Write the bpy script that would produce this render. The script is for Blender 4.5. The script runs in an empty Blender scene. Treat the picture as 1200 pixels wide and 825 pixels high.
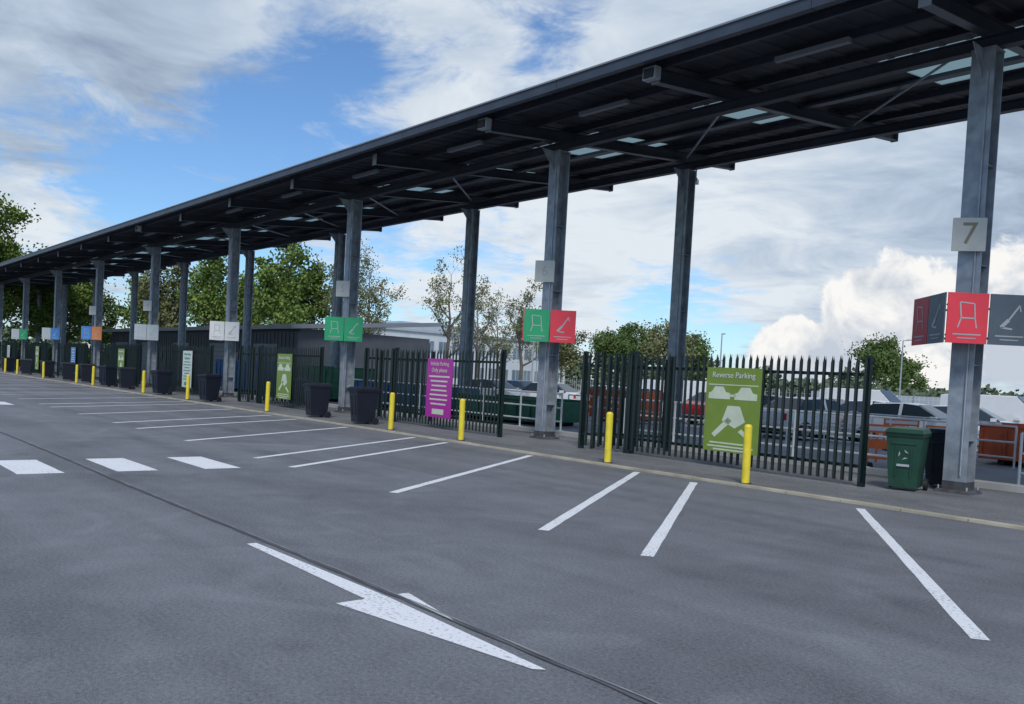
import bpy, math, random
from mathutils import Vector, Matrix
random.seed(7)
sc=bpy.context.scene
sc.view_settings.view_transform='Standard'
try: sc.view_settings.look='None'
except Exception: pass
sc.view_settings.exposure=0

# ------------------------------------------------------------ materials
def mat(name,col,rough=.6,metal=0,var=.12,scale=4,bump=0,bscale=60,spec=.5,col2=None):
    m=bpy.data.materials.new(name);m.use_nodes=True
    nt=m.node_tree;N=nt.nodes;L=nt.links;b=N['Principled BSDF']
    b.inputs['Roughness'].default_value=rough;b.inputs['Metallic'].default_value=metal
    b.inputs['Specular IOR Level'].default_value=spec
    tc=N.new('ShaderNodeTexCoord');no=N.new('ShaderNodeTexNoise');no.inputs['Scale'].default_value=scale;no.inputs['Detail'].default_value=5
    L.new(tc.outputs['Object'],no.inputs['Vector'])
    r=N.new('ShaderNodeValToRGB');r.color_ramp.elements[0].position=.3;r.color_ramp.elements[1].position=.7
    c=Vector(col[:3]);a=c*(1-var);d=Vector(col2[:3]) if col2 else c*(1+var)
    r.color_ramp.elements[0].color=(*a,1);r.color_ramp.elements[1].color=(*[min(1,v) for v in d],1)
    L.new(no.outputs['Fac'],r.inputs[0]);L.new(r.outputs[0],b.inputs['Base Color'])
    if bump:
        n2=N.new('ShaderNodeTexNoise');n2.inputs['Scale'].default_value=bscale;n2.inputs['Detail'].default_value=3
        L.new(tc.outputs['Object'],n2.inputs['Vector'])
        bp=N.new('ShaderNodeBump');bp.inputs['Strength'].default_value=bump;bp.inputs['Distance'].default_value=.01
        L.new(n2.outputs['Fac'],bp.inputs['Height']);L.new(bp.outputs[0],b.inputs['Normal'])
    return m

def asphalt(name,base,warm=0):
    m=bpy.data.materials.new(name);m.use_nodes=True
    nt=m.node_tree;N=nt.nodes;L=nt.links;b=N['Principled BSDF']
    tc=N.new('ShaderNodeTexCoord')
    def noise(s,d,vec=None,dist=0):
        n=N.new('ShaderNodeTexNoise');n.inputs['Scale'].default_value=s;n.inputs['Detail'].default_value=d
        n.inputs['Distortion'].default_value=dist
        L.new(vec or tc.outputs['Object'],n.inputs['Vector']);return n.outputs['Fac']
    def mth(op,a,c,cl=False):
        n=N.new('ShaderNodeMath');n.operation=op;n.use_clamp=cl
        for i,v in enumerate((a,c)):
            if isinstance(v,(int,float)): n.inputs[i].default_value=v
            else: L.new(v,n.inputs[i])
        return n.outputs[0]
    def ramp(v,a,c):
        n=N.new('ShaderNodeMapRange');n.inputs[1].default_value=a;n.inputs[2].default_value=c;L.new(v,n.inputs[0]);return n.outputs[0]
    big=noise(.25,3,dist=1.2);mid=noise(2.6,4,dist=.5)
    mp=N.new('ShaderNodeMapping');mp.inputs['Scale'].default_value=(.09,1.3,1);mp.inputs['Rotation'].default_value=(0,0,.03);L.new(tc.outputs['Object'],mp.inputs['Vector'])
    streak=noise(1.0,5,mp.outputs[0],.4)
    fine=noise(38,3);grit=noise(150,2)
    stain=ramp(noise(.55,6,dist=1.8),.56,.72)      # pale dusty patches
    oil=ramp(noise(.9,4,dist=.8),.63,.74)          # darker oil / tyre areas
    s=mth('MULTIPLY',mth('SUBTRACT',big,.5),.7)
    s=mth('ADD',s,mth('MULTIPLY',mth('SUBTRACT',mid,.5),.40))
    s=mth('ADD',s,mth('MULTIPLY',mth('SUBTRACT',streak,.5),.85))
    s=mth('ADD',s,mth('MULTIPLY',mth('SUBTRACT',fine,.5),1.3))
    s=mth('ADD',s,mth('MULTIPLY',mth('SUBTRACT',grit,.5),2.4))
    s=mth('ADD',s,mth('MULTIPLY',stain,.26))
    s=mth('SUBTRACT',s,mth('MULTIPLY',oil,.20))
    s=mth('ADD',s,1.0)
    mx=N.new('ShaderNodeVectorMath');mx.operation='SCALE';mx.inputs[0].default_value=base
    L.new(s,mx.inputs['Scale']);L.new(mx.outputs[0],b.inputs['Base Color'])
    b.inputs['Roughness'].default_value=.7;b.inputs['Specular IOR Level'].default_value=.4
    bp=N.new('ShaderNodeBump');bp.inputs['Strength'].default_value=.6;bp.inputs['Distance'].default_value=.008
    L.new(mth('ADD',fine,grit),bp.inputs['Height']);L.new(bp.outputs[0],b.inputs['Normal'])
    return m

def paint(name,col,wear=.5):
    m=bpy.data.materials.new(name);m.use_nodes=True
    nt=m.node_tree;N=nt.nodes;L=nt.links;b=N['Principled BSDF']
    tc=N.new('ShaderNodeTexCoord');n=N.new('ShaderNodeTexNoise');n.inputs['Scale'].default_value=35;n.inputs['Detail'].default_value=6
    n2=N.new('ShaderNodeTexNoise');n2.inputs['Scale'].default_value=1.5;n2.inputs['Detail'].default_value=3
    L.new(tc.outputs['Object'],n.inputs['Vector']);L.new(tc.outputs['Object'],n2.inputs['Vector'])
    a=N.new('ShaderNodeMath');a.operation='MULTIPLY_ADD';a.inputs[1].default_value=.35;L.new(n2.outputs['Fac'],a.inputs[0]);L.new(n.outputs['Fac'],a.inputs[2])
    r=N.new('ShaderNodeValToRGB');r.color_ramp.elements[0].position=.46+.1*wear-.03;r.color_ramp.elements[1].position=.62+.1*wear-.03
    r.color_ramp.elements[0].color=(.36,.36,.37,1);r.color_ramp.elements[1].color=(*col,1)
    L.new(a.outputs[0],r.inputs[0]);L.new(r.outputs[0],b.inputs['Base Color']);b.inputs['Roughness'].default_value=.7
    return m

M={}
M['asphalt']=asphalt('asphalt',(.166,.171,.185))
M['pave']=asphalt('pavement_asphalt',(.172,.174,.180))
M['seam']=mat('tar_seam',(.095,.098,.107),.65,var=.35,scale=3)
M['seam2']=mat('joint_dust',(.27,.27,.275),.8,var=.35,scale=3)
M['grime']=mat('base_grime',(.06,.062,.068),.7,var=.4,scale=6)
M['white_line']=paint('white_road_paint',(.82,.83,.84),.3)
M['kerb']=mat('kerb_stone',(.42,.38,.29),.85,var=.25,scale=2,bump=.4)
M['concrete']=mat('concrete',(.45,.45,.43),.85,var=.15,scale=1.5,bump=.3)
M['yard']=mat('yard_concrete',(.27,.275,.28),.85,var=.2,scale=.5,bump=.3)
M['grass']=mat('grass_ground',(.07,.12,.03),.95,var=.3,scale=.4,bump=.5,bscale=8)
M['steel']=mat('galvanised_steel',(.28,.315,.36),.5,.15,var=.30,scale=4,bump=.15,bscale=30)
M['steel_l']=mat('light_steel',(.36,.39,.43),.5,.3,var=.15,scale=5)
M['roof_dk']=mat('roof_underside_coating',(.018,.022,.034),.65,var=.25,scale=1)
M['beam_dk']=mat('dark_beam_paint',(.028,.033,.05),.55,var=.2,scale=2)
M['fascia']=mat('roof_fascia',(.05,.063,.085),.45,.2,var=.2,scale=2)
M['fence']=mat('dark_green_fence_paint',(.004,.014,.014),.45,var=.3,scale=3)
M['yellow']=mat('yellow_paint',(.80,.64,.04),.45,var=.14,scale=6)
M['black']=mat('black_rubber',(.015,.015,.017),.6)
M['bin_dk']=mat('navy_bin_plastic',(.008,.012,.024),.5,var=.2)
M['bin_gr']=mat('green_bin_plastic',(.010,.055,.032),.5,var=.2)
M['white']=mat('white_panel',(.66,.67,.66),.4,var=.05)
M['plate']=mat('number_plate_face',(.50,.51,.48),.5,var=.08)
M['ink_lt']=mat('pale_ink',(.38,.40,.42),.5,var=.08)
M['rail']=mat('white_rail_paint',(.66,.68,.68),.5,var=.1)
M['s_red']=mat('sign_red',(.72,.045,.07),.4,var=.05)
M['s_red_shade']=mat('sign_red_shaded',(.45,.02,.035),.4,var=.05)  # sign red again, with the left wing's shade put into the colour
M['s_grey']=mat('sign_slate',(.085,.11,.14),.4,var=.08)
M['s_green']=mat('sign_green',(.02,.33,.14),.4,var=.05)
M['s_blue']=mat('sign_blue',(.06,.22,.55),.4,var=.05)
M['s_orange']=mat('sign_orange',(.65,.22,.07),.4,var=.05)
M['s_purple']=mat('poster_magenta',(.43,.028,.32),.4,var=.05)
M['s_lime']=mat('poster_olive_green',(.19,.28,.04),.4,var=.06)
M['pale']=mat('poster_pale_print',(.60,.66,.50),.5,var=.08)
M['num']=mat('bronze_numeral',(.22,.19,.12),.5)
M['orange']=mat('orange_plastic',(.75,.14,.03),.45,var=.1)
M['bark']=mat('bark',(.13,.11,.095),.9,var=.35,scale=6)
M['brick']=mat('dark_grey_cladding',(.075,.083,.095),.6,var=.12,scale=1)
M['clad_m']=mat('mid_grey_roofing',(.20,.22,.25),.5,var=.1,scale=.6)
M['clad_l']=mat('pale_cladding',(.42,.46,.49),.5,var=.08,scale=.6)
M['render']=mat('white_render',(.60,.64,.66),.7,var=.08,scale=.6)
M['tint']=mat('tinted_window',(.03,.045,.06),.12,var=.3,scale=.4)
M['tint2']=mat('pale_window',(.18,.23,.28),.15,var=.3,scale=.4)
M['skip_g']=mat('green_skip_paint',(.02,.11,.055),.6,var=.3,scale=3)
M['skip_b']=mat('blue_skip_paint',(.04,.12,.25),.6,var=.3,scale=3)
M['skip_o']=mat('orange_skip_paint',(.55,.10,.03),.6,var=.3,scale=3)
for nm,c in (('white',(.75,.76,.77)),('silver',(.42,.44,.46)),('black',(.015,.016,.02)),('red',(.45,.03,.03)),('blue',(.03,.08,.25)),('grey',(.12,.13,.15))):
    M['car_'+nm]=mat('car_paint_'+nm,c,.25,.1,var=.03)
M['hub']=mat('alloy_wheel',(.4,.41,.43),.35,.8)
M['lamp_r']=mat('tail_lamp',(.5,.02,.02),.2)
M['lamp_w']=mat('head_lamp',(.7,.72,.75),.15)
def leafmat(name,c1,c2):
    return mat(name,c1,.75,var=0,scale=.9,spec=.2,col2=c2)
M['leaf1']=leafmat('spring_foliage',(.07,.12,.02),(.21,.29,.07))
M['leaf2']=leafmat('olive_foliage',(.11,.12,.045),(.22,.23,.11))
M['leaf3']=leafmat('dark_foliage',(.045,.08,.022),(.13,.19,.055))
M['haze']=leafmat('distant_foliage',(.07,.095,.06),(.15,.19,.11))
def skylightmat():
    m=bpy.data.materials.new('translucent_rooflight');m.use_nodes=True;nt=m.node_tree;N=nt.nodes;L=nt.links
    t=N.new('ShaderNodeBsdfTranslucent');t.inputs[0].default_value=(.42,.50,.50,1)
    p=N.new('ShaderNodeBsdfTransparent');p.inputs[0].default_value=(.48,.57,.59,1)
    mx=N.new('ShaderNodeMixShader');mx.inputs[0].default_value=.4
    L.new(t.outputs[0],mx.inputs[1]);L.new(p.outputs[0],mx.inputs[2]);L.new(mx.outputs[0],N['Material Output'].inputs[0])
    N.remove(N['Principled BSDF']);return m
M['skylight']=skylightmat()

# ------------------------------------------------------------ mesh builder
class MB:
    def __init__(s): s.v=[];s.f=[];s.m=[];s.mats=[]
    def mi(s,k):
        if k not in s.mats: s.mats.append(k)
        return s.mats.index(k)
    def add(s,vs,fs,k,T=None):
        o=len(s.v);i=s.mi(k)
        for p in vs:
            p=Vector(p); s.v.append(tuple(T@p) if T is not None else tuple(p))
        for f in fs: s.f.append([o+a for a in f]);s.m.append(i)
    def hexa(s,b,t,k,T=None):
        s.add(list(b)+list(t),[(3,2,1,0),(4,5,6,7),(0,1,5,4),(1,2,6,5),(2,3,7,6),(3,0,4,7)],k,T)
    def box(s,x0,x1,y0,y1,z0,z1,k,T=None):
        s.hexa([(x0,y0,z0),(x1,y0,z0),(x1,y1,z0),(x0,y1,z0)],[(x0,y0,z1),(x1,y0,z1),(x1,y1,z1),(x0,y1,z1)],k,T)
    def frus(s,cx,cy,z0,z1,a0,b0,a1,b1,k,T=None):
        s.hexa([(cx-a0,cy-b0,z0),(cx+a0,cy-b0,z0),(cx+a0,cy+b0,z0),(cx-a0,cy+b0,z0)],[(cx-a1,cy-b1,z1),(cx+a1,cy-b1,z1),(cx+a1,cy+b1,z1),(cx-a1,cy+b1,z1)],k,T)
    def cyl(s,p0,p1,r0,r1,k,n=10,T=None):
        p0=Vector(p0);p1=Vector(p1);d=(p1-p0).normalized()
        a=d.orthogonal().normalized();b=d.cross(a)
        vs=[]
        for p,r in ((p0,r0),(p1,r1)):
            for i in range(n):
                t=2*math.pi*i/n;vs.append(p+a*math.cos(t)*r+b*math.sin(t)*r)
        fs=[(i,(i+1)%n,n+(i+1)%n,n+i) for i in range(n)]+[tuple(range(n-1,-1,-1)),tuple(range(n,2*n))]
        s.add(vs,fs,k,T)
    def obj(s,name,loc=(0,0,0),rz=0,smooth=False,bevel=0,parent=None):
        me=bpy.data.meshes.new(name);me.from_pydata(s.v,[],s.f);me.update()
        for k in s.mats: me.materials.append(M[k])
        me.polygons.foreach_set('material_index',s.m)
        if smooth: me.polygons.foreach_set('use_smooth',[True]*len(s.f))
        o=bpy.data.objects.new(name,me);bpy.context.collection.objects.link(o)
        o.location=loc;o.rotation_euler=(0,0,rz)
        if bevel:
            b=o.modifiers.new('bevel','BEVEL');b.width=bevel;b.segments=2;b.limit_method='ANGLE'
        if parent: o.parent=parent
        return o
def empty(name,loc=(0,0,0),rz=0):
    e=bpy.data.objects.new(name,None);bpy.context.collection.objects.link(e);e.location=loc;e.rotation_euler=(0,0,rz);e.empty_display_size=.2;return e
def text(name,body,size,k,parent,loc,rot,align='CENTER',ext=.002):
    cu=bpy.data.curves.new(name,'FONT');cu.body=body;cu.size=size;cu.align_x=align;cu.align_y='CENTER';cu.extrude=ext
    cu.materials.append(M[k]);o=bpy.data.objects.new(name,cu);bpy.context.collection.objects.link(o)
    o.parent=parent;o.location=loc;o.rotation_euler=rot;return o

# ------------------------------------------------------------ camera
f,a,pt,r,sy=1005.04,.7115,.0302,.0540,60.63
F=Vector((-math.cos(a)*math.cos(pt),math.sin(a)*math.cos(pt),-math.sin(pt)))
R0=Vector((math.sin(a),math.cos(a),0));U0=R0.cross(F)
R=R0*math.cos(r)+U0*math.sin(r);U=-R0*math.sin(r)+U0*math.cos(r)
cd=bpy.data.cameras.new('camera');cam=bpy.data.objects.new('camera',cd);bpy.context.collection.objects.link(cam)
mw=Matrix((( R.x,U.x,-F.x,0),(R.y,U.y,-F.y,0),(R.z,U.z,-F.z,1.6),(0,0,0,1)))
cam.matrix_world=mw
cd.sensor_width=36;cd.lens=f/1200*36;cd.shift_y=sy/1200;cd.clip_end=6000;cd.clip_start=.05
sc.camera=cam

# ------------------------------------------------------------ ground
def sheet(name,x0,x1,y0,y1,z,k):
    b=MB();b.add([(x0,y0,z),(x1,y0,z),(x1,y1,z),(x0,y1,z)],[(0,1,2,3)],k);return b.obj(name)
sheet('ground',-2500,2500,-2500,2500,-.03,'grass')
sheet('asphalt_road',-190,60,-60,95,0,'asphalt')
sheet('concrete_yard',-110,40,17.15,80,.006,'yard')
b=MB()
b.box(-130,20,12.33,16.9,-.02,.035,'pave');b.obj('pavement')
b=MB()
x=-130;rk=random.Random(3)
while x<20:
    dz=rk.uniform(-.003,.004);b.box(x,x+.902,12.2+rk.uniform(-.004,.004),12.325,-.02,.042+dz,'kerb');x+=.915
b.obj('kerb',bevel=.006)
b=MB()
x=-60
while x<12:
    b.box(x,x+2.4,16.91,17.2,-.02,.16,'concrete');x+=2.41
b.obj('concrete_upstand',bevel=.01)

# markings
b=MB()
def stripe(x0,y0,x1,y1,w,k,z=.004):
    # slightly uneven hand-sprayed edges
    d=Vector((x1-x0,y1-y0));L_=d.length;u=d/L_;n=Vector((-u.y,u.x));m=max(2,int(L_/.25));vs=[];fs=[]
    for i in range(m+1):
        c=Vector((x0,y0))+d*i/m;e1=w/2+random.uniform(-.004,.004);e2=w/2+random.uniform(-.004,.004)
        vs+=[(c.x+n.x*e1,c.y+n.y*e1,z),(c.x-n.x*e2,c.y-n.y*e2,z)]
    fs=[(2*i,2*i+1,2*i+3,2*i+2) for i in range(m)]
    b.add(vs,fs,k)
xs=[.7,-2.27,-5.2,-6.63,-9.55,-12.5,-13.85,-17.1,-20.15,-21.9,-25.0,-28.1,-29.6,-32.6,-35.7,-37.2,-40.2,-43.3,-44.9,-47.9,-51,-52.5,-55.5,-58.6,-60.1,-63.1,-66.2,-67.7,-70.7,-73.8,-75.3]
for i,x in enumerate(xs):
    s=-.652
    stripe(x+s*(-.05),6.22,x+s*5.65,12.0 if i>2 else 11.8,.125,'white_line')
b.obj('parking_bay_lines')
b=MB()
for X in (-14.2,-30.5,-62):
    for y in (-.05,1.2,2.42,3.65,4.88):
        stripe(X,y+.28,X+1.65,y+.28,.56,'white_line')
b.obj('zebra_crossing_marking')
b=MB()
def arrow(X,Y):
    z=.0045
    P=lambda pts:b.add([(X+p[0],Y+p[1],z) for p in pts],[tuple(range(len(pts)))],'white_line')
    P([(-2.1,-.02),(0,-.07),(0,.10),(-2.1,.07)])
    P([(0,-.30),(1.70,-.03),(1.75,.03),(0,.10)])
    P([(0,.19),(.78,.15),(0,.29)])
arrow(-5.12,3.23);arrow(-27,3.23);arrow(-50,3.23)
b.obj('painted_arrow')
b=MB()
def wavy(y,w,k,z,x0,x1,amp=.012,seed=0):
    rr=random.Random(seed);n=int((x1-x0)/.2);vs=[];fs=[]
    for i in range(n+1):
        X=x0+(x1-x0)*i/n;o=math.sin(X*.7)*amp+rr.uniform(-1,1)*amp*.5;ww=w*rr.uniform(.4,1.35)/2
        vs+=[(X,y+o-ww,z),(X,y+o+ww,z)]
    fs=[(2*i,2*i+2,2*i+3,2*i+1) for i in range(n)]
    b.add(vs,fs,k)
wavy(3.375,.028,'seam',.008,-100,20,seed=1)
wavy(3.415,.018,'seam2',.0075,-100,20,seed=2)
b.obj('asphalt_joint')

# ------------------------------------------------------------ canopy
X0,S,YF,YB=-6.14,10.54,15.585,20.9
def zr(y): return 7.60+.105*(y-13.19)
NP=11
RD=.30
canopy=empty('canopy_roof',(0,0,0))
XL,XR=X0-S*(NP-.6),X0+S*1.6
b=MB();y=13.25
while y<23.2:
    z=zr(y)+RD
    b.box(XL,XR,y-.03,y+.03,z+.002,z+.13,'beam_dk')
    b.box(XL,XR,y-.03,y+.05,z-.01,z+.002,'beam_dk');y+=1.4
b.obj('purlins',parent=canopy)
b=MB();k=-1.5
while k<NP-.6:
    X=X0-k*S
    y0,y1=13.15,23.15
    def slab(w,za,zb,key,y0=y0,y1=y1):
        b.hexa([(X-w,y0,zr(y0)+za),(X+w,y0,zr(y0)+za),(X+w,y1,zr(y1)+za),(X-w,y1,zr(y1)+za)],[(X-w,y0,zr(y0)+zb),(X+w,y0,zr(y0)+zb),(X+w,y1,zr(y1)+zb),(X-w,y1,zr(y1)+zb)],key)
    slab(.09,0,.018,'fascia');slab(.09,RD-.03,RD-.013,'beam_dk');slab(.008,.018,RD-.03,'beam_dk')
    b.box(X-.1,X+.1,y0-.02,y0-.002,zr(y0)-.02,zr(y0)+RD,'clad_m')
    b.box(X-.1,X+.1,y1+.002,y1+.02,zr(y1)-.02,zr(y1)+RD,'clad_m')
    k+=.5
b.obj('rafters',parent=canopy)
b=MB()
for y in (YF,YB):
    z=zr(y)
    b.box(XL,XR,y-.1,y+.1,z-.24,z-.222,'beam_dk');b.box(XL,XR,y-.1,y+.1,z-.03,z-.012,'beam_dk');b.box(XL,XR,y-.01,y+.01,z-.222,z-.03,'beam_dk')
b.obj('longitudinal_beams',parent=canopy)
b=MB()
def rz(y): return zr(y)+RD+.14
def panel(x0,x1,y0,y1,key,t=.03):
    b.hexa([(x0,y0,rz(y0)),(x1,y0,rz(y0)),(x1,y1,rz(y1)),(x0,y1,rz(y1))],[(x0,y0,rz(y0)+t),(x1,y0,rz(y0)+t),(x1,y1,rz(y1)+t),(x0,y1,rz(y1)+t)],key)
ya,yb=12.78,23.4
YS0,YS1=16.9,19.9
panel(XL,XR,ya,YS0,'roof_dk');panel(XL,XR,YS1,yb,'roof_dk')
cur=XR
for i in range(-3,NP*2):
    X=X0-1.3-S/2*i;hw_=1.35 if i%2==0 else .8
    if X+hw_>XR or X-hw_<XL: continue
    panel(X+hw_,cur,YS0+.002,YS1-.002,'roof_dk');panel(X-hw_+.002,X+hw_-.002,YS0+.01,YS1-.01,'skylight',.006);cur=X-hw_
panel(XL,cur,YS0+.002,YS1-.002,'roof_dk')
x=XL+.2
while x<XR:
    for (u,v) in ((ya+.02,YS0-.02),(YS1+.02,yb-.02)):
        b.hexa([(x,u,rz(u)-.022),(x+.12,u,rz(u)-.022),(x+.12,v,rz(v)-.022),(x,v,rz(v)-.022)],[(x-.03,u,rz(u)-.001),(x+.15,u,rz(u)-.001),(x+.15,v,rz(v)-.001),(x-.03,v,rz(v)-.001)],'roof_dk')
    x+=.5
b.obj('roof_sheet',parent=canopy)
b=MB()
x=XL
while x<XR:
    x2=min(x+6,XR)
    b.box(x,x2-.01,ya-.14,ya-.003,rz(ya)-.14,rz(ya)+.08,'fascia')
    b.box(x,x2-.01,ya-.17,ya-.142,rz(ya)+.05,rz(ya)+.085,'clad_m')
    b.box(x,x2-.01,yb+.003,yb+.12,rz(yb)-.12,rz(yb)+.05,'fascia');x+=6
b.obj('fascia_gutter',parent=canopy)
b=MB()
for i in range(-1,NP-1):
    X=X0-i*S
    xa,xb=X,X-S/2
    b.cyl((xa-.1,YF+.2,zr(YF+.2)+.1),(xb+.1,YB-.2,zr(YB-.2)+.1),.03,.03,'steel',6)
    b.cyl((xb-.1,YF+.2,zr(YF+.2)+.1),(xb-S/2+.1,YB-.2,zr(YB-.2)+.1),.03,.03,'steel',6)
    for q in (.25,.75):
        b.box(X-q*S-.75,X-q*S+.75,14.35,14.47,zr(14.4)+.17,zr(14.4)+.26,'clad_m')
b.box(XL,XR,18.3,18.5,zr(18.4)+.2,zr(18.4)+.26,'fascia')
b.obj('bracing_and_light_fittings',parent=canopy)
b=MB()
for k in (.5,1,3.5):
    X=X0-k*S
    b.box(X-.16,X+.16,12.93,13.1,7.62,7.86,'steel_l');b.box(X-.12,X+.12,12.9,12.93,7.64,7.82,'black')
b.obj('floodlights',parent=canopy)
for X in (-17.2,-38.0):
    b=MB();b.cyl((0,0,0),(0,0,-.35),.025,.025,'steel');b.box(-.08,.08,-.22,.15,-.47,-.34,'white');b.cyl((0,-.22,-.405),(0,-.25,-.405),.045,.045,'black')
    b.obj('security_camera',(X,22.0,zr(22)),.5)

def column(X,Y,zt,front):
    b=MB();w=.19
    b.box(-w,w,-w,-w+.028,.06,zt,'steel');b.box(-w,w,w-.028,w,.06,zt,'steel')
    b.box(-.012,.012,-w+.028,w-.028,.06,zt,'steel')
    for z in (.9,2.2,3.9,5.6):
        b.box(-w+.03,-.014,-w+.03,w-.03,z,z+.012,'steel');b.box(.014,w-.03,-w+.03,w-.03,z,z+.012,'steel')
    b.box(-.27,.27,-.27,.27,0,.03,'black')
    b.frus(0,0,.0,.06,.3,.3,.26,.26,'grime')
    for sx in (-1,1):
        for s2 in (-1,1): b.cyl((sx*.235,s2*.235,.03),(sx*.235,s2*.235,.12),.016,.016,'steel_l',6)
    # dark splash guard at the foot
    b.box(-w-.004,w+.004,-w-.006,-w-.002,.06,.2,'grime');b.box(w+.001,w+.005,-w-.002,w+.002,.06,.2,'grime')
    b.box(-.2,.2,-.2,.2,zt,zt+.02,'steel')
    b.add([(-.008,-w,zt-.5),(-.008,-w-.45,zt),(-.008,-w,zt),(.008,-w,zt-.5),(.008,-w-.45,zt),(.008,-w,zt)],[(0,1,2),(5,4,3),(0,3,4,1),(1,4,5,2)],'steel')
    b.cyl((.1,-w-.02,.3),(.1,-w-.02,zt-.4),.014,.014,'steel_l',6)
    return b.obj('steel_column',(X,Y,.035 if front else 0))
for k in range(-1,NP-1):
    X=X0-k*S
    column(X,YF,zr(YF)-.24-.06,True)
    column(X,YB,zr(YB)-.24-.025,False)

# ------------------------------------------------------------ post signs
def post_sign(k,left,right,num=None,ns=.52,nk='num'):
    X=X0-k*S;e=empty('bay_sign',(X,YF,0))
    h=1.35/math.sqrt(2)*1.0
    apex=Vector((0,-h));lf=Vector((-h,0));rt=Vector((h,0))
    z0,z1=2.57,3.40
    def face(p,q,key,nm,icon):
        b=MB();d=(q-p).normalized();n=Vector((d.y,-d.x))
        if n.y>0: n=-n
        o=n*.02;g=.012
        P=p+d*g;Q=q-d*g
        b.hexa([(P.x,P.y,z0),(Q.x,Q.y,z0),(Q.x+o.x,Q.y+o.y,z0),(P.x+o.x,P.y+o.y,z0)],[(P.x,P.y,z1),(Q.x,Q.y,z1),(Q.x+o.x,Q.y+o.y,z1),(P.x+o.x,P.y+o.y,z1)],key)
        c=(p+q)/2+n*.024;w=(q-p).length
        ik='ink_lt'
        def quad(u0,v0,u1,v1,t):
            A=Vector((u0,v0));B=Vector((u1,v1));D=(B-A).normalized();Nn=Vector((-D.y,D.x))*t/2
            pts=[A+Nn,A-Nn,B-Nn,B+Nn]
            b.add([(c.x+d.x*u,c.y+d.y*u,(z0+z1)/2+v) for u,v in pts],[(0,1,2,3)],ik)
        if icon==0:
            quad(-.13,.26,-.10,.0,.022);quad(-.10,0,.12,0,.022);quad(.12,0,.15,-.16,.02);quad(-.10,0,-.15,-.16,.02);quad(-.13,.26,.10,.24,.02);quad(.10,.24,.12,0,.02)
        elif icon==1:
            quad(.14,.24,-.02,.0,.03);quad(-.02,0,-.14,-.13,.06);quad(-.14,-.13,.04,-.15,.03);quad(.14,.24,.16,.14,.02)
        quad(-w*.33,-.27,w*.33,-.27,.02);quad(-w*.22,-.33,w*.22,-.33,.015)
        b.obj(nm,parent=e)
    m1=(lf+apex)/2;m2=(apex+rt)/2
    face(lf,m1,left[0],'panel_1',0);face(m1,apex,left[1],'panel_2',1);face(apex,m2,right[0],'panel_3',0);face(m2,rt,right[1],'panel_4',1)
    b=MB()
    for z in (2.7,3.2):
        b.cyl((0,-.2,z),(apex.x*.96,apex.y*.96,z),.02,.02,'steel',6);b.cyl((-.19,0,z),(lf.x*.96,0,z),.02,.02,'steel',6);b.cyl((.19,0,z),(rt.x*.96,0,z),.02,.02,'steel',6)
    b.obj('brackets',parent=e)
    if num:
        b=MB();b.box(-.26,.26,-.03,0,-.28,.28,'plate');b.box(-.05,.05,0,.12,-.1,.1,'steel')
        ang=math.radians(34)
        pl=b.obj('number_plate',parent=e);pl.location=(.03,-.34,4.43);pl.rotation_euler=(0,0,ang)
        t=text('numeral',num,ns,nk,e,(0,0,0),(0,0,0));t.parent=pl;t.location=(0,-.034,0);t.rotation_euler=(math.pi/2,0,0)
post_sign(0,('s_red_shade','s_grey'),('s_red','s_grey'),'7')
post_sign(1,('s_green','s_red'),('s_green','s_red'),'6',.36,'ink_lt')
post_sign(2,('s_green','s_green'),('s_green','s_green'),'5',.36,'ink_lt')
post_sign(3,('white','white'),('white','white'),None)
post_sign(4,('clad_l','clad_l'),('clad_l','clad_l'),'4',.36,'ink_lt')
post_sign(5,('s_blue','s_orange'),('s_blue','s_orange'),'3',.36,'ink_lt')
post_sign(6,('s_blue','s_blue'),('clad_l','s_blue'),None)
post_sign(7,('s_green','s_green'),('clad_l','s_green'),None)

# ------------------------------------------------------------ palisade gates
def palisade(b,x0,y0,x1,y1,h=2.28,sp=.158,close=False):
    d=Vector((x1-x0,y1-y0));Ln=d.length;ang=math.atan2(d.y,d.x)
    T=Matrix.Translation((x0,y0,.035))@Matrix.Rotation(ang,4,'Z')
    n=int(Ln/sp)
    for i in range(n+1):
        x=i*Ln/n+random.uniform(-.006,.006);w=.036;zb=.08
        dz=random.uniform(-.010,.010)
        b.add([(x-w,-.012,zb),(x,.014,zb),(x+w,-.012,zb),(x-w,-.012,h-.12+dz),(x,.014,h-.09+dz),(x+w,-.012,h-.12+dz),(x-w*.5,-.004,h+dz),(x+w*.5,-.004,h+dz),
               (x-w,-.018,zb),(x,.008,zb),(x+w,-.018,zb),(x-w,-.018,h-.12+dz),(x,.008,h-.09+dz),(x+w,-.018,h-.12+dz)],
              [(0,1,4,3),(1,2,5,4),(3,4,6),(4,5,7),(9,8,11,12),(10,9,12,13),(8,0,3,11),(2,10,13,5)],'fence',T)
    for z in (.32,1.92):
        b.box(0,Ln,.02,.07,z,z+.06,'fence',T)
    for x in (0,Ln):
        b.box(x-.05,x+.05,.015,.11,0,h+.0,'fence',T)
PX=[-9.95,-19.78,-29.55,-39.4,-49.3,-59.2,-69.0,-79]
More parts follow.
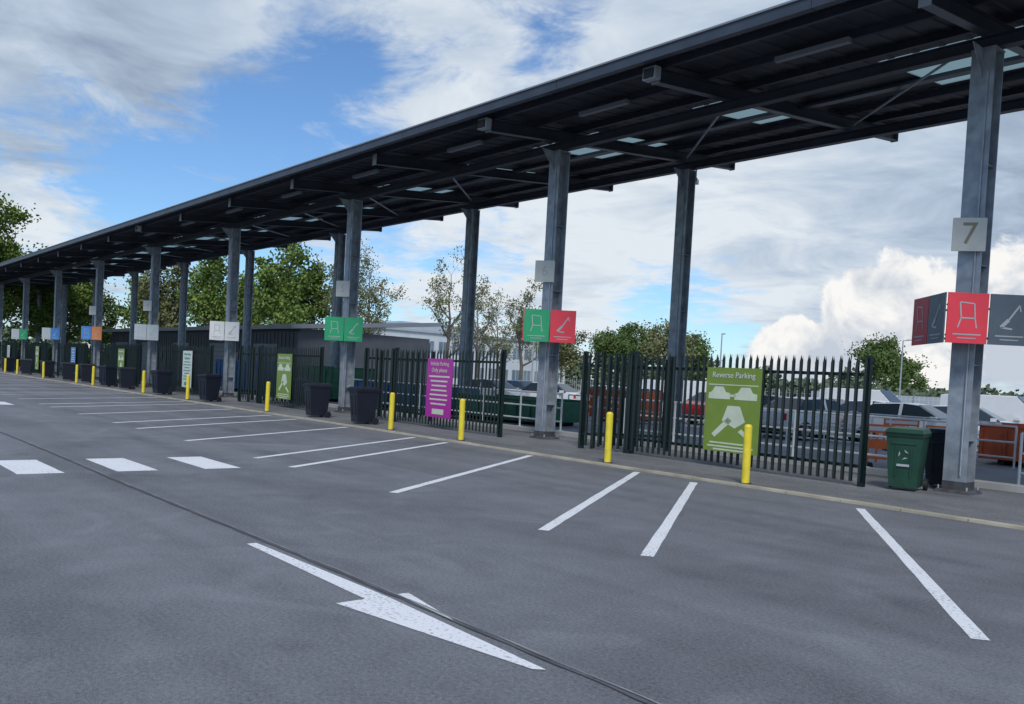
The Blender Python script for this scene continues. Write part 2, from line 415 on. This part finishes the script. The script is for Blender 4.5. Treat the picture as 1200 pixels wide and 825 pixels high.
for i,px in enumerate(PX):
    b=MB();y=14.36
    palisade(b,px-2.95,y+.25,px+2.68,y-.05)
    palisade(b,px-4.2,y,px-3.02,y+.26)
    b.box(px-3.0,px-2.9,y+.34,y+.44,.035,2.35,'fence')
    b.box(px-.12,px-.02,y+.02,y+.1,1.0,1.25,'fence')
    b.obj('palisade_gate')
    b=MB();palisade(b,px-4.15,y+.4,px-3.1,y+1.9);b.obj('palisade_fence')
    col=['s_lime','s_purple','s_lime','white','s_lime','s_blue','s_lime','white'][i]
    e=empty('parking_poster',(px,y-.0,0),-.053)
    b=MB();b.box(-.66,.66,-.075,-.06,.36,2.03,col);b.obj('board',parent=e,bevel=.003)
    ink='pale' if col!='white' else 's_green'
    b=MB();yy=-.079
    def bar(x0,x1,z0,z1,key=ink): b.box(x0,x1,yy,yy+.002,z0,z1,key)
    def car_(cx,cz,s):
        b.add([(cx-.28*s,yy,cz-.1*s),(cx+.28*s,yy,cz-.1*s),(cx+.28*s,yy,cz+.03*s),(cx+.17*s,yy,cz+.05*s),(cx+.1*s,yy,cz+.16*s),(cx-.12*s,yy,cz+.16*s),(cx-.2*s,yy,cz+.05*s),(cx-.28*s,yy,cz+.02*s)],[tuple(range(8))],ink)
    if col=='s_lime':
        car_(-.32,1.50,.95);car_(.32,1.50,.95)
        bar(-.6,.6,1.68,1.70);bar(-.08,.08,1.46,1.50)
        b.add([(-.10,yy,1.28),(.20,yy,1.28),(.34,yy,.98),(.1,yy,.84),(-.22,yy,.98)],[(0,1,2,3,4)],ink)
        b.add([(-.46,yy,.70),(-.38,yy,.64),(.02,yy,.98),(-.08,yy,1.05)],[(0,1,2,3)],ink);b.add([(.26,yy,.84),(.52,yy,.66),(.46,yy,.60),(.18,yy,.78)],[(0,1,2,3)],ink)
        for k,w in ((.52,.5),(.45,.55),(.39,.4)): bar(-w,w,k,k+.03)
        text('heading','Reverse Parking',.16,'white',e,(0,yy-.003,1.88),(math.pi/2,0,0))
    else:
        for k in range(7): 
            w=random.uniform(.35,.56);bar(-w,w,1.5-k*.13,1.5-k*.13+.045)
        bar(-.3,.3,.45,.60)
        text('heading','Vehicle Parking',.155,ink,e,(0,yy-.003,1.88),(math.pi/2,0,0));text('heading_2','Only please',.17,ink,e,(0,yy-.003,1.7),(math.pi/2,0,0))
    b.obj('graphics',parent=e)

# ------------------------------------------------------------ bollards
for x,y in ((-8.28,12.4),(-11.45,12.42),(-16.3,12.5),(-19.4,12.5),(-27,12.5),(-34.3,12.5),(-39.7,12.5),(-47.7,12.5),(-50.9,12.5),(-58.5,12.5),(-66,12.5),(-70,12.5)):
    b=MB();b.cyl((0,0,0),(0,0,.96),.068,.068,'yellow',18);b.cyl((0,0,.96),(0,0,1.0),.068,.045,'yellow',18);b.cyl((0,0,-.001),(0,0,.02),.1,.1,'grime',18)
    b.cyl((0,0,.78),(0,0,.84),.0695,.0695,'yellow',18)
    o=b.obj('yellow_bollard',(x,y,.035));o.rotation_euler=(random.uniform(-.012,.012),random.uniform(-.012,.012),0)

# ------------------------------------------------------------ wheelie bins
def wheelie(x,y,rz,key,s=1.0):
    b=MB()
    b.frus(0,0,.06*s,.96*s,.22*s,.26*s,.285*s,.34*s,key)
    b.frus(0,0,.93*s,.985*s,.30*s,.36*s,.305*s,.365*s,key)
    b.hexa([(-.31*s,-.40*s,.99*s),(.31*s,-.40*s,.99*s),(.31*s,.36*s,.99*s),(-.31*s,.36*s,.99*s)],[(-.27*s,-.33*s,1.06*s),(.27*s,-.33*s,1.06*s),(.27*s,.33*s,1.08*s),(-.27*s,.33*s,1.08*s)],key)
    b.cyl((-.2*s,.42*s,1.0*s),(.2*s,.42*s,1.0*s),.018,.018,key,8)
    for sx in (-.2,.2): b.box((sx-.015)*s,(sx+.015)*s,.33*s,.43*s,.98*s,1.02*s,key)
    for sx in (-1,1):
        b.cyl((sx*.25*s,.27*s,.1*s),(sx*.31*s,.27*s,.1*s),.1*s,.1*s,'black',16);b.cyl((sx*.311*s,.27*s,.1*s),(sx*.313*s,.27*s,.1*s),.05*s,.05*s,key,12)
    b.cyl((-.25*s,.27*s,.1*s),(.25*s,.27*s,.1*s),.014,.014,'steel',6)
    b.box(-.2*s,.2*s,-.345*s,-.31*s,.80*s,.83*s,key)
    for sx in (-.12,.12): b.frus(sx*s,-.29*s,.25*s,.8*s,.012*s,.012*s,.012*s,.045*s,key)
    return b.obj('wheelie_bin',(x,y,.035),rz,bevel=.012)
g=wheelie(-6.72,14.85,.25,'bin_gr')
b=MB()
for i in range(3):
    a0=2*math.pi*i/3+.3
    b.add([(.09*math.cos(a0),-.325,.62+.09*math.sin(a0)),(.09*math.cos(a0+1.2),-.325,.62+.09*math.sin(a0+1.2)),(.05*math.cos(a0+.6),-.325,.62+.05*math.sin(a0+.6))],[(0,1,2)],'ink_lt')
b.box(-.1,.1,-.322,-.32,.42,.46,'ink_lt');b.obj('emblem',parent=g)
wheelie(-6.62,16.15,.1,'bin_dk')
for x,y in ((-21.6,12.95),(-24.4,12.95),(-33.1,12.9),(-38.6,12.9),(-43.9,13.0),(-46.9,13),(-54.8,13),(-59.9,13),(-65.9,13),(-31.5,15.9),(-42,15.9),(-52,13.3),(-72,13)):
    wheelie(x,y,random.uniform(-.25,.35),'bin_dk',1.0)

# ------------------------------------------------------------ railings behind
def railing(x0,x1,y,z0=.16,h=1.05,name='white_railing'):
    b=MB();n=max(1,int((x1-x0)/1.6))
    for i in range(n+1):
        x=x0+(x1-x0)*i/n;b.cyl((x,y,z0),(x,y,z0+h),.028,.028,'rail',8);b.box(x-.07,x+.07,y-.07,y+.07,z0-.001,z0+.012,'rail')
    for z in (h,h*.62,h*.25): b.cyl((x0,y,z0+z),(x1,y,z0+z),.024,.024,'rail',8)
    b.obj(name)
railing(-15.2,-6.9,17.05);railing(-30,-17.6,17.05);railing(-6.2,9,18.6,.006)
railing(-24,-8,23.6,.006);railing(-50,-28,23.6,.006);railing(-7,12,22.6,.006);railing(-20,8,27,.006)

def skip(x,y,rz,key,Lx=5.8,h=1.1):
    b=MB();w=1.15;t=.06;l=Lx/2
    b.box(-l,l,-w,w,.15,.22,key);b.box(-l,l,-w,-w+t,.22,h,key);b.box(-l,l,w-t,w,.22,h,key);b.box(-l,-l+t,-w+t,w-t,.22,h,key);b.box(l-t,l,-w+t,w-t,.22,h,key)
    n=int(Lx/.6)
    for i in range(n+1):
        x2=-l+.04+i*(Lx-.14)/n
        for s in (-1,1):
            b.box(x2,x2+.07,s*(w+.03)-.028,s*(w+.03)+.028,.2,h-.06,key)
    for s in (-1,1): b.box(-l-.03,l+.03,s*w-.06,s*w+.06,h,h+.08,key)
    for s in (-1,1): b.cyl((s*(l-.5),-.9,.09),(s*(l-.5),.9,.09),.09,.09,'black',10)
    b.obj('waste_container',(x,y,0),rz,bevel=.01)
skip(-23.5,20.6,.1,'skip_g',4.6,.85);skip(-5.2,24.6,.15,'skip_g',3.6,.9);skip(-30.2,20.6,0,'skip_b');skip(-39,21,0,'skip_g',6,1.6);skip(-47,21,0,'skip_b',6,1.7)
skip(-8.3,25.4,.1,'skip_o',1.8,1.0);skip(-24.2,27.2,.2,'skip_o',2.2,1.25)

def barrier(x,y,rz,s=.5):
    b=MB();l=s
    b.box(-l,l,-.02,.02,.78,.98,'orange');b.box(-l,l,-.02,.02,.42,.62,'orange');b.box(-l,l,-.022,.022,.18,.26,'orange')
    b.box(-l*.9,l*.9,-.026,-.022,.83,.93,'white')
    for q in (-l+.01,-.2,.15,l-.06): b.box(q,q+.05,-.018,.018,.1,.95,'orange')
    for q in (-l*.8,l*.8): b.frus(q,0,0,.1,.06,.3,.05,.2,'black')
    b.obj('orange_barrier',(x,y,.006),rz,bevel=.008)
barrier(-9.3,19.4,.6,.4);barrier(-8.9,21.8,.4,.5);barrier(-22.2,24.8,1.0,.6);barrier(-5.1,21.4,.5,.5);barrier(-26.5,29,.3);barrier(-12.0,26.0,.6,.5)

# ------------------------------------------------------------ cars
def car(x,y,rz,col,van=False):
    ck='car_'+col;b=MB()
    if van: st=[(-2.4,.9,.5),(-2.38,1.9,.5),(-1.9,1.98,1),(.7,1.98,1),(1.45,1.2,1),(2.15,1.0,1),(2.4,.75,.5)]
    else: st=[(-2.1,.72,.5),(-2.02,.95,1),(-1.72,1.03,1),(-1.2,1.42,1),(-.2,1.48,1),(.25,1.44,1),(1.02,1.0,1),(1.75,.86,1),(2.05,.72,1),(2.12,.55,.5)]
    belt=1.18 if van else .95;hw=.93 if van else .87
    rings=[]
    for (X,zt,_) in st:
        nar=.90 if abs(X)>1.95 else 1.0
        zb=.22 if abs(X)<1.9 else .3
        be=min(belt,zt-.02);tw=hw*nar*(.96 if zt<=belt+.1 else (.86 if van else .74))
        w=hw*nar
        rings.append([(X,-w*.94,zb),(X,-w,.55),(X,-w*.97,be),(X,-tw,zt-.03 if zt>belt+.1 else zt-.005),(X,-tw*.8,zt),(X,tw*.8,zt),(X,tw,zt-.03 if zt>belt+.1 else zt-.005),(X,w*.97,be),(X,w,.55),(X,w*.94,zb)])
    n=10;vs=[p for rg in rings for p in rg];body=[];glass=[]
    for i in range(len(rings)-1):
        hi0=st[i][1]>belt+.12;hi1=st[i+1][1]>belt+.12
        for j in range(n):
            q=(i*n+j,(i+1)*n+j,(i+1)*n+(j+1)%n,i*n+(j+1)%n)
            g=False
            if j in (2,6) and (hi0 and hi1) and not (van and st[i][0]<.5): g=True
            if j in (2,6) and (hi0!=hi1) and not van: g=True
            if j in (3,4,5) and (hi0!=hi1) and not (van and st[i][0]<0): g=True
            (glass if g else body).append(q)
    body.append(tuple(range(n-1,-1,-1)));body.append(tuple(range((len(rings)-1)*n,len(rings)*n)))
    b.add(vs,body,ck);b.add(vs,glass,'tint')
    for X in (-1.3,1.3):
        for s in (-1,1):
            b.cyl((X,s*(hw-.22),.32),(X,s*(hw+.012),.32),.33,.33,'black',18)
            b.cyl((X,s*(hw+.013),.32),(X,s*(hw+.022),.32),.2,.18,'hub',12)
    if not van:
        for s in (-1,1):
            b.hexa([(-.32,s*.845,.95),(-.22,s*.845,.95),(-.22,s*.80,.95),(-.32,s*.80,.95)],[(-.32,s*.665,1.44),(-.22,s*.665,1.44),(-.22,s*.62,1.44),(-.32,s*.62,1.44)],ck)
    for s in (-1,1):
        b.box(1.93,2.1,s*.62-.16,s*.62+.16,.62,.74,'lamp_w');b.box(-2.13,-2.0,s*.66-.12,s*.66+.12,.68,.9,'lamp_r')
        b.box(.75,.93,s*(hw+.1)-.09,s*(hw+.1)+.09,.95,1.08,ck)
    b.box(2.02,2.15,-.6,.6,.3,.48,'black');b.box(-2.16,-2.03,-.6,.6,.3,.46,'black');b.box(2.1,2.165,-.26,.26,.40,.5,'white')
    b.obj('parked_van' if van else 'parked_car',(x,y,0),rz,bevel=.015)
for a_ in ((-33.5,32,.3,'white'),(-35.8,29.5,.2,'silver'),(-30,33,.3,'white'),(-18.6,29.6,.15,'black'),(-16.5,34,.2,'white'),(-22.5,32,1.4,'red'),(-19.8,36,.1,'silver'),
  (-12.9,33.6,.2,'white'),(-9.5,36,.2,'silver'),(-6.5,33,.3,'white'),(-26,38,.1,'white'),(-25.5,30,1.3,'white'),(-12.9,29.0,.1,'white'),(-38.5,34,.1,'blue'),(-2.5,31,.2,'white'),(-16.0,27.9,1.35,'white')):
    car(*a_)
car(-29.4,40,.25,'white',True);car(-14.5,41,.1,'white',True);car(-36,45,.1,'white',True);car(-21.0,42,.1,'white',True);car(-9,43,.1,'white',True)

# ------------------------------------------------------------ buildings
def depot():
    e=empty('grey_depot_building')
    x0,x1,y0,y1=-97,-54,27,38;b=MB()
    b.box(x0,x1,y0,y1,0,3.9,'brick')
    x=x0+.3
    while x<x1-.3: b.box(x,x+.08,y0-.04,y0-.002,.1,3.88,'brick');x+=.6
    b.obj('walls',parent=e)
    b=MB();b.hexa([(x0-.6,y0-.8,4.1),(x1+.6,y0-.8,4.1),(x1+.6,y1+.5,5.2),(x0-.6,y1+.5,5.2)],[(x0-.6,y0-.8,4.4),(x1+.6,y0-.8,4.4),(x1+.6,y1+.5,5.5),(x0-.6,y1+.5,5.5)],'clad_m')
    b.box(x0,x1,y0+.1,y1-.1,3.902,4.2,'brick');b.obj('roof',parent=e)
    b=MB()
    for i in range(5):
        X=x1-5-i*8.5;b.box(X-2,X+2,y0-.06,y0-.045,0,3.1,'clad_m')
        for q in range(8): b.box(X-2,X+2,y0-.075,y0-.062,.2+q*.37,.23+q*.37,'brick')
        b.box(X+2.6,X+3.8,y0-.07,y0-.045,1.3,2.4,'tint')
    b.obj('shutters_and_windows',parent=e)
depot()
def office():
    e=empty('white_office_building')
    x0,x1,y0,y1=-122,-107,66,104;b=MB();b.box(x0,x1,y0,y1,0,7.7,'render')
    b.box(x0-.3,x1+.3,y0-.3,y1+.3,7.7,8.05,'clad_l');b.box(x0+3,x1-3,y0+6,y1-16,8.052,9.3,'clad_l');b.obj('walls',parent=e)
    b=MB()
    for fl in (0,1):
        z=1.1+fl*3.6;y=y0+.8
        while y<y1-1.5:
            b.box(x1-.0,x1+.03,y,y+1.7,z,z+1.8,'tint2')
            for q in (0,.83,1.66): b.box(x1+.03,x1+.06,y+q,y+q+.05,z,z+1.8,'white')
            y+=2.5
        x=x0+.9
        while x<x1-1.5: b.box(x,x+1.5,y0-.03,y0-.0,z,z+1.8,'tint2');x+=2.4
    b.obj('windows',parent=e)
office()
b=MB();x=-44
while x<40:
    key='clad_l' if x<-27 else 's_grey'
    b.box(x,x+2.38,76,76.05,.05,1.9,key);b.box(x+2.38,x+2.48,75.95,76.08,0,2.0,'steel');x+=2.48
b.obj('site_hoarding')
def mesh_fence(x0,x1,y,h):
    b=MB();x=x0
    while x<x1: b.box(x-.03,x+.03,y-.03,y+.03,0,h,'rail');x+=2.5
    x=x0
    while x<x1: b.box(x-.006,x+.006,y-.006,y+.006,.1,h,'rail');x+=.25
    z=.1
    while z<h: b.box(x0,x1,y-.008,y-.001,z,z+.012,'rail');z+=.3
    b.obj('mesh_fence')
mesh_fence(-50,10,48,1.8)
def lamp(x,y,h,rz=0):
    b=MB();b.cyl((0,0,0),(0,0,1.2),.09,.09,'steel_l',12);b.cyl((0,0,1.2),(0,0,h),.06,.04,'steel_l',10);b.cyl((0,0,h),(.35,0,h+.06),.03,.03,'steel_l',8)
    b.hexa([(.3,-.12,h+.02),(.8,-.1,h+.07),(.8,.1,h+.07),(.3,.12,h+.02)],[(.33,-.1,h+.11),(.78,-.06,h+.14),(.78,.06,h+.14),(.33,.1,h+.11)],'steel')
    b.obj('street_lamp',(x,y,0),rz)
lamp(-27.5,59,5.6,1);lamp(-36,50,5.4,2);lamp(-50,45,6,.5);lamp(-66,60,6,4)

# ------------------------------------------------------------ trees
def tree(x,y,h,w,nl,key,seed,ls=.3,bare=False,base=.25,name='tree'):
    rr=random.Random(seed);b=MB();vs=[];fs=[]
    tips=[]
    def limb(p,d,L,r,lev):
        q=p
        segs=3
        for i in range(segs):
            d2=(d+Vector((rr.uniform(-.22,.22),rr.uniform(-.22,.22),rr.uniform(-.05,.2)))).normalized()
            q2=q+d2*L/segs;r2=r*(1-.28*(1))
            b.cyl(q,q2,r,r2,'bark',5 if lev<2 else 3);q=q2;r=r2;d=d2
            if lev<3:
                for _ in range(2 if lev else 3):
                    a=rr.uniform(0,6.283);sd=Vector((math.cos(a),math.sin(a),rr.uniform(.15,.8)))
                    limb(q,(d*.55+sd*.8).normalized(),L*rr.uniform(.45,.62),r*.6,lev+1)
            if lev>=2: tips.append((q.copy(),L))
        tips.append((q.copy(),L))
    th=h*base
    top=Vector((rr.uniform(-.3,.3),rr.uniform(-.3,.3),th))
    b.cyl((0,0,-.1),top,h*.022,h*.016,'bark',10)
    p=top
    for i in range(6):
        a=i*2.4+rr.uniform(-.4,.4);t=i/5
        el=.5+1.3*t
        d=Vector((math.cos(a),math.sin(a),el)).normalized()
        L=min((h-p.z)*.75,w*.85)*rr.uniform(.75,1.05)
        if i==5: d=Vector((rr.uniform(-.1,.1),rr.uniform(-.1,.1),1));L=(h-p.z)*.75
        limb(p,d,L,h*.010*(1.1-.4*t),1)
        q=p+Vector((rr.uniform(-.15,.15),rr.uniform(-.15,.15),h*(.075)))
        b.cyl(p,q,h*.016*(1-.11*i),h*.016*(1-.11*(i+1)),'bark',8);p=q
    rr.shuffle(tips)
    tips=[t for t in tips if t[0].z>h*base*.9]
    if len(tips)>200: tips=tips[:200]
    per=nl//max(1,len(tips))
    for (q,L) in tips:
        s=rr.uniform(.3,.85)*(.5 if bare else .8);n=int(per*rr.uniform(.3,1.8))
        for _ in range(n):
            c=q+Vector((rr.gauss(0,s),rr.gauss(0,s),rr.gauss(0,s*.7)))
            u=Vector((rr.gauss(0,1),rr.gauss(0,1),rr.gauss(0,1))).normalized();v=u.orthogonal().normalized()*ls*rr.uniform(.35,.7);u=u*ls*rr.uniform(.5,1)
            o=len(vs);vs+=[c-u,c+v,c+u,c-v];fs.append((o,o+1,o+2,o+3))
    b.add(vs,fs,key)
    return b.obj(name,(x,y,0),0)
def D(px):
    return (-1.149+.000651*px,.199+.000755*px)
T=[(-14,86,14.8,4.0,10000,'leaf1',1,0),(40,92,12.0,4,9000,'leaf1',2,0),(78,96,10.5,4.5,8000,'leaf1',3,0),(108,105,9,4,6000,'leaf3',12,0),
   (200,92,11.0,4,5500,'leaf2',4,0),(245,88,12,4,7000,'leaf1',5,0),(285,94,10.5,4,5000,'leaf1',41,0),(320,84,13.2,4.2,8500,'leaf1',6,0),(352,88,11.6,4,7000,'leaf1',7,0),
   (400,84,13.0,4.0,3000,'leaf2',8,1),(432,88,12.5,4,3400,'leaf2',9,1),(522,88,13.0,4.5,2500,'leaf2',10,1),(560,95,11.5,4,2000,'leaf2',15,1),(610,92,11.5,4,3300,'leaf2',11,1),(585,104,10.5,4,2200,'leaf2',42,1),
   (710,124,8.2,4.5,5500,'leaf3',43,0),(735,122,9,4.5,6500,'leaf3',13,0),(778,118,9.2,4.5,5500,'leaf2',14,0),(812,126,8,4,5000,'leaf3',16,0),(1028,108,8.2,4,7000,'leaf3',17,0),(1056,115,6.6,3.5,5000,'leaf3',18,0),(655,128,8,4,4200,'leaf2',20,0),(168,100,10,4,5500,'leaf1',21,0)]
for px,dep,h,w,nl,key,seed,bare in T:
    d=D(px);tree(d[0]*dep,d[1]*dep,h,w,nl,key,seed,.22 if not bare else .13,bool(bare))
def foliage_mass(name,pts,key,n,ls,seed):
    rr=random.Random(seed);b=MB();vs=[];fs=[]
    for (x,y,z,rx,rz_) in pts:
        for _ in range(n):
            th=rr.uniform(0,6.283);ph=math.acos(rr.uniform(-.2,1));rad=rr.uniform(.65,1.05)
            c=Vector((x+rx*rad*math.sin(ph)*math.cos(th),y+rx*.7*rad*math.sin(ph)*math.sin(th),z+rz_*rad*math.cos(ph)))
            u=Vector((rr.gauss(0,1),rr.gauss(0,1),rr.gauss(0,1))).normalized();v=u.orthogonal().normalized()*ls*.6;u=u*ls*rr.uniform(.5,1.1)
            o=len(vs);vs+=[c-u,c+v,c+u,c-v];fs.append((o,o+1,o+2,o+3))
    b.add(vs,fs,key);b.obj(name)
rr=random.Random(31);pts=[]
px=-150
while px<1400:
    d=D(px);dep=190+rr.uniform(-12,12);h=rr.uniform(3.5,8.5)
    if px>1050: h=rr.uniform(3.5,5)
    pts.append((d[0]*dep,d[1]*dep,0,rr.uniform(4,7),h));px+=rr.uniform(14,26)
foliage_mass('distant_tree_line',pts,'haze',420,.7,5)
rr=random.Random(32);pts=[]
for i in range(46): pts.append((-112-rr.uniform(0,2),-12+i*1.1,0,1.5,rr.uniform(2.2,2.8)))
foliage_mass('hedge',pts,'leaf1',300,.27,6)
rr=random.Random(33);pts=[]
for i in range(50): pts.append((-52+i*1.9,84+rr.uniform(-1,1),0,2.0,rr.uniform(2.3,3.4)))
foliage_mass('hedge',pts,'haze',260,.33,7)

# ------------------------------------------------------------ world
w=bpy.data.worlds.new('World');sc.world=w;w.use_nodes=True
try:
    w.cycles.sampling_method='MANUAL';w.cycles.sample_map_resolution=512
except Exception: pass
nt=w.node_tree;N=nt.nodes;L=nt.links;N.clear()
out=N.new('ShaderNodeOutputWorld');bg=N.new('ShaderNodeBackground');L.new(bg.outputs[0],out.inputs[0])
bg.inputs['Strength'].default_value=.12
sunaz=Vector((.75,-.66));elev=math.radians(46)
sky=N.new('ShaderNodeTexSky');sky.sky_type='NISHITA';sky.sun_disc=False;sky.sun_elevation=elev
sky.sun_rotation=math.atan2(sunaz.x,sunaz.y)
sky.air_density=1.0;sky.dust_density=.4;sky.ozone_density=2.0
tc=N.new('ShaderNodeTexCoord');vec=tc.outputs['Generated']
def inp(n,i,v):
    if isinstance(v,(int,float)): n.inputs[i].default_value=v
    elif isinstance(v,(tuple,list)): n.inputs[i].default_value=v
    else: L.new(v,n.inputs[i])
def mth(op,a_,b_=0,cl=False):
    n=N.new('ShaderNodeMath');n.operation=op;n.use_clamp=cl;inp(n,0,a_);inp(n,1,b_);return n.outputs[0]
def sstep(v,lo,hi):
    n=N.new('ShaderNodeMapRange');n.interpolation_type='SMOOTHSTEP';inp(n,0,v);n.inputs[1].default_value=lo;n.inputs[2].default_value=hi;return n.outputs[0]
def noise(v,s,det=8,dist=0,rough=.55):
    n=N.new('ShaderNodeTexNoise');L.new(v,n.inputs['Vector']);n.inputs['Scale'].default_value=s;n.inputs['Detail'].default_value=det;n.inputs['Distortion'].default_value=dist;n.inputs['Roughness'].default_value=rough;return n.outputs['Fac']
nv=N.new('ShaderNodeVectorMath');nv.operation='NORMALIZE';L.new(vec,nv.inputs[0]);dv=nv.outputs[0]
sp=N.new('ShaderNodeSeparateXYZ');L.new(dv,sp.inputs[0])
zz=mth('ADD',mth('MAXIMUM',sp.outputs[2],0.0),.14)
cb=N.new('ShaderNodeCombineXYZ');L.new(mth('DIVIDE',sp.outputs[0],zz),cb.inputs[0]);L.new(mth('DIVIDE',sp.outputs[1],zz),cb.inputs[1])
pl=cb.outputs[0]
def blob(d,r0,r1):
    d=Vector(d).normalized()
    n=N.new('ShaderNodeVectorMath');n.operation='DISTANCE';L.new(dv,n.inputs[0]);n.inputs[1].default_value=tuple(d)
    return sstep(n.outputs['Value'],r1,r0)
def pd(x,y):
    hy=410+.0545*x;up=(hy-y)/1005;xx=x-.054*(hy-y);d=D(xx);return (d[0],d[1],up)
n1=noise(pl,1.3,6,.5,.6)
n2=noise(pl,4.5,5,.5,.68)
cov=mth('ADD',mth('MULTIPLY',n1,.8),mth('MULTIPLY',n2,.62))
def ad(x,y,r0,r1,s_):
    global cov
    cov=mth('ADD' if s_>0 else 'SUBTRACT',cov,mth('MULTIPLY',blob(pd(x,y),r0,r1),abs(s_)))
ad(60,20,.07,.24,.26)
ad(230,30,.02,.16,.14)
ad(90,190,.03,.14,-.22)
ad(260,200,.03,.15,-.22)
ad(400,130,.02,.14,-.10)
ad(560,80,.03,.18,.06)
ad(640,40,.02,.07,-.06)
ad(760,20,.03,.12,.06)
ad(960,200,.12,.40,.30)
ad(640,300,.08,.22,.10)
ad(800,385,.03,.13,-.30)
ad(330,330,.03,.15,-.06)
ad(40,265,.015,.09,.22)
m1=sstep(cov,.60,.87)
n3=noise(pl,1.9,5,.5,.6)
tone=n3
def tn(x,y,r0,r1,s_):
    global tone
    tone=mth('ADD' if s_>0 else 'SUBTRACT',tone,mth('MULTIPLY',blob(pd(x,y),r0,r1),abs(s_)))
tn(60,0,.10,.36,-.15)
tn(1150,220,.04,.22,-.13)
tn(620,360,.1,.40,.18)
tn(950,220,.1,.3,.04)
tn(40,265,.02,.1,.2)
cr=N.new('ShaderNodeValToRGB');L.new(tone,cr.inputs[0]);e=cr.color_ramp.elements
e[0].position=.22;e[0].color=(.27,.35,.48,1);e[1].position=.68;e[1].color=(.77,.83,.89,1)
q=cr.color_ramp.elements.new(.43);q.color=(.48,.58,.71,1)
sc10=N.new('ShaderNodeVectorMath');sc10.operation='SCALE';L.new(cr.outputs[0],sc10.inputs[0]);sc10.inputs['Scale'].default_value=8.3
tint=N.new('ShaderNodeVectorMath');tint.operation='MULTIPLY';L.new(sky.outputs[0],tint.inputs[0]);tint.inputs[1].default_value=(.72,.94,1.16)
mx=N.new('ShaderNodeMix');mx.data_type='RGBA';L.new(m1,mx.inputs['Factor']);L.new(tint.outputs[0],mx.inputs['A']);L.new(sc10.outputs[0],mx.inputs['B'])
nc=noise(dv,9,6,.3,.6)
cum=mth('MAXIMUM',blob(pd(1060,400),.03,.15),mth('MAXIMUM',blob(pd(930,420),.01,.085),blob(pd(1180,370),.02,.12)))
cum=mth('ADD',cum,mth('MULTIPLY',mth('SUBTRACT',nc,.5),1.6))
m2=sstep(cum,.46,.58)
cr2=N.new('ShaderNodeValToRGB');L.new(mth('ADD',noise(dv,14,5,.4,.62),mth('MULTIPLY',mth('SUBTRACT',sp.outputs[2],.08),1.6)),cr2.inputs[0]);e=cr2.color_ramp.elements
e[0].position=.38;e[0].color=(.56,.62,.71,1);e[1].position=.58;e[1].color=(.97,.96,.94,1)
sc2=N.new('ShaderNodeVectorMath');sc2.operation='SCALE';L.new(cr2.outputs[0],sc2.inputs[0]);sc2.inputs['Scale'].default_value=8.2
mx2=N.new('ShaderNodeMix');mx2.data_type='RGBA';L.new(m2,mx2.inputs['Factor']);L.new(mx.outputs['Result'],mx2.inputs['A']);L.new(sc2.outputs[0],mx2.inputs['B'])
L.new(mx2.outputs['Result'],bg.inputs['Color'])

sd=bpy.data.lights.new('sun','SUN');sd.energy=2.2;sd.angle=math.radians(16);sd.color=(1,.96,.9)
so=bpy.data.objects.new('sun',sd);bpy.context.collection.objects.link(so)
dirv=Vector((sunaz.normalized().x*math.cos(elev),sunaz.normalized().y*math.cos(elev),math.sin(elev)))
so.rotation_euler=dirv.to_track_quat('Z','Y').to_euler();so.location=(10,-10,30)
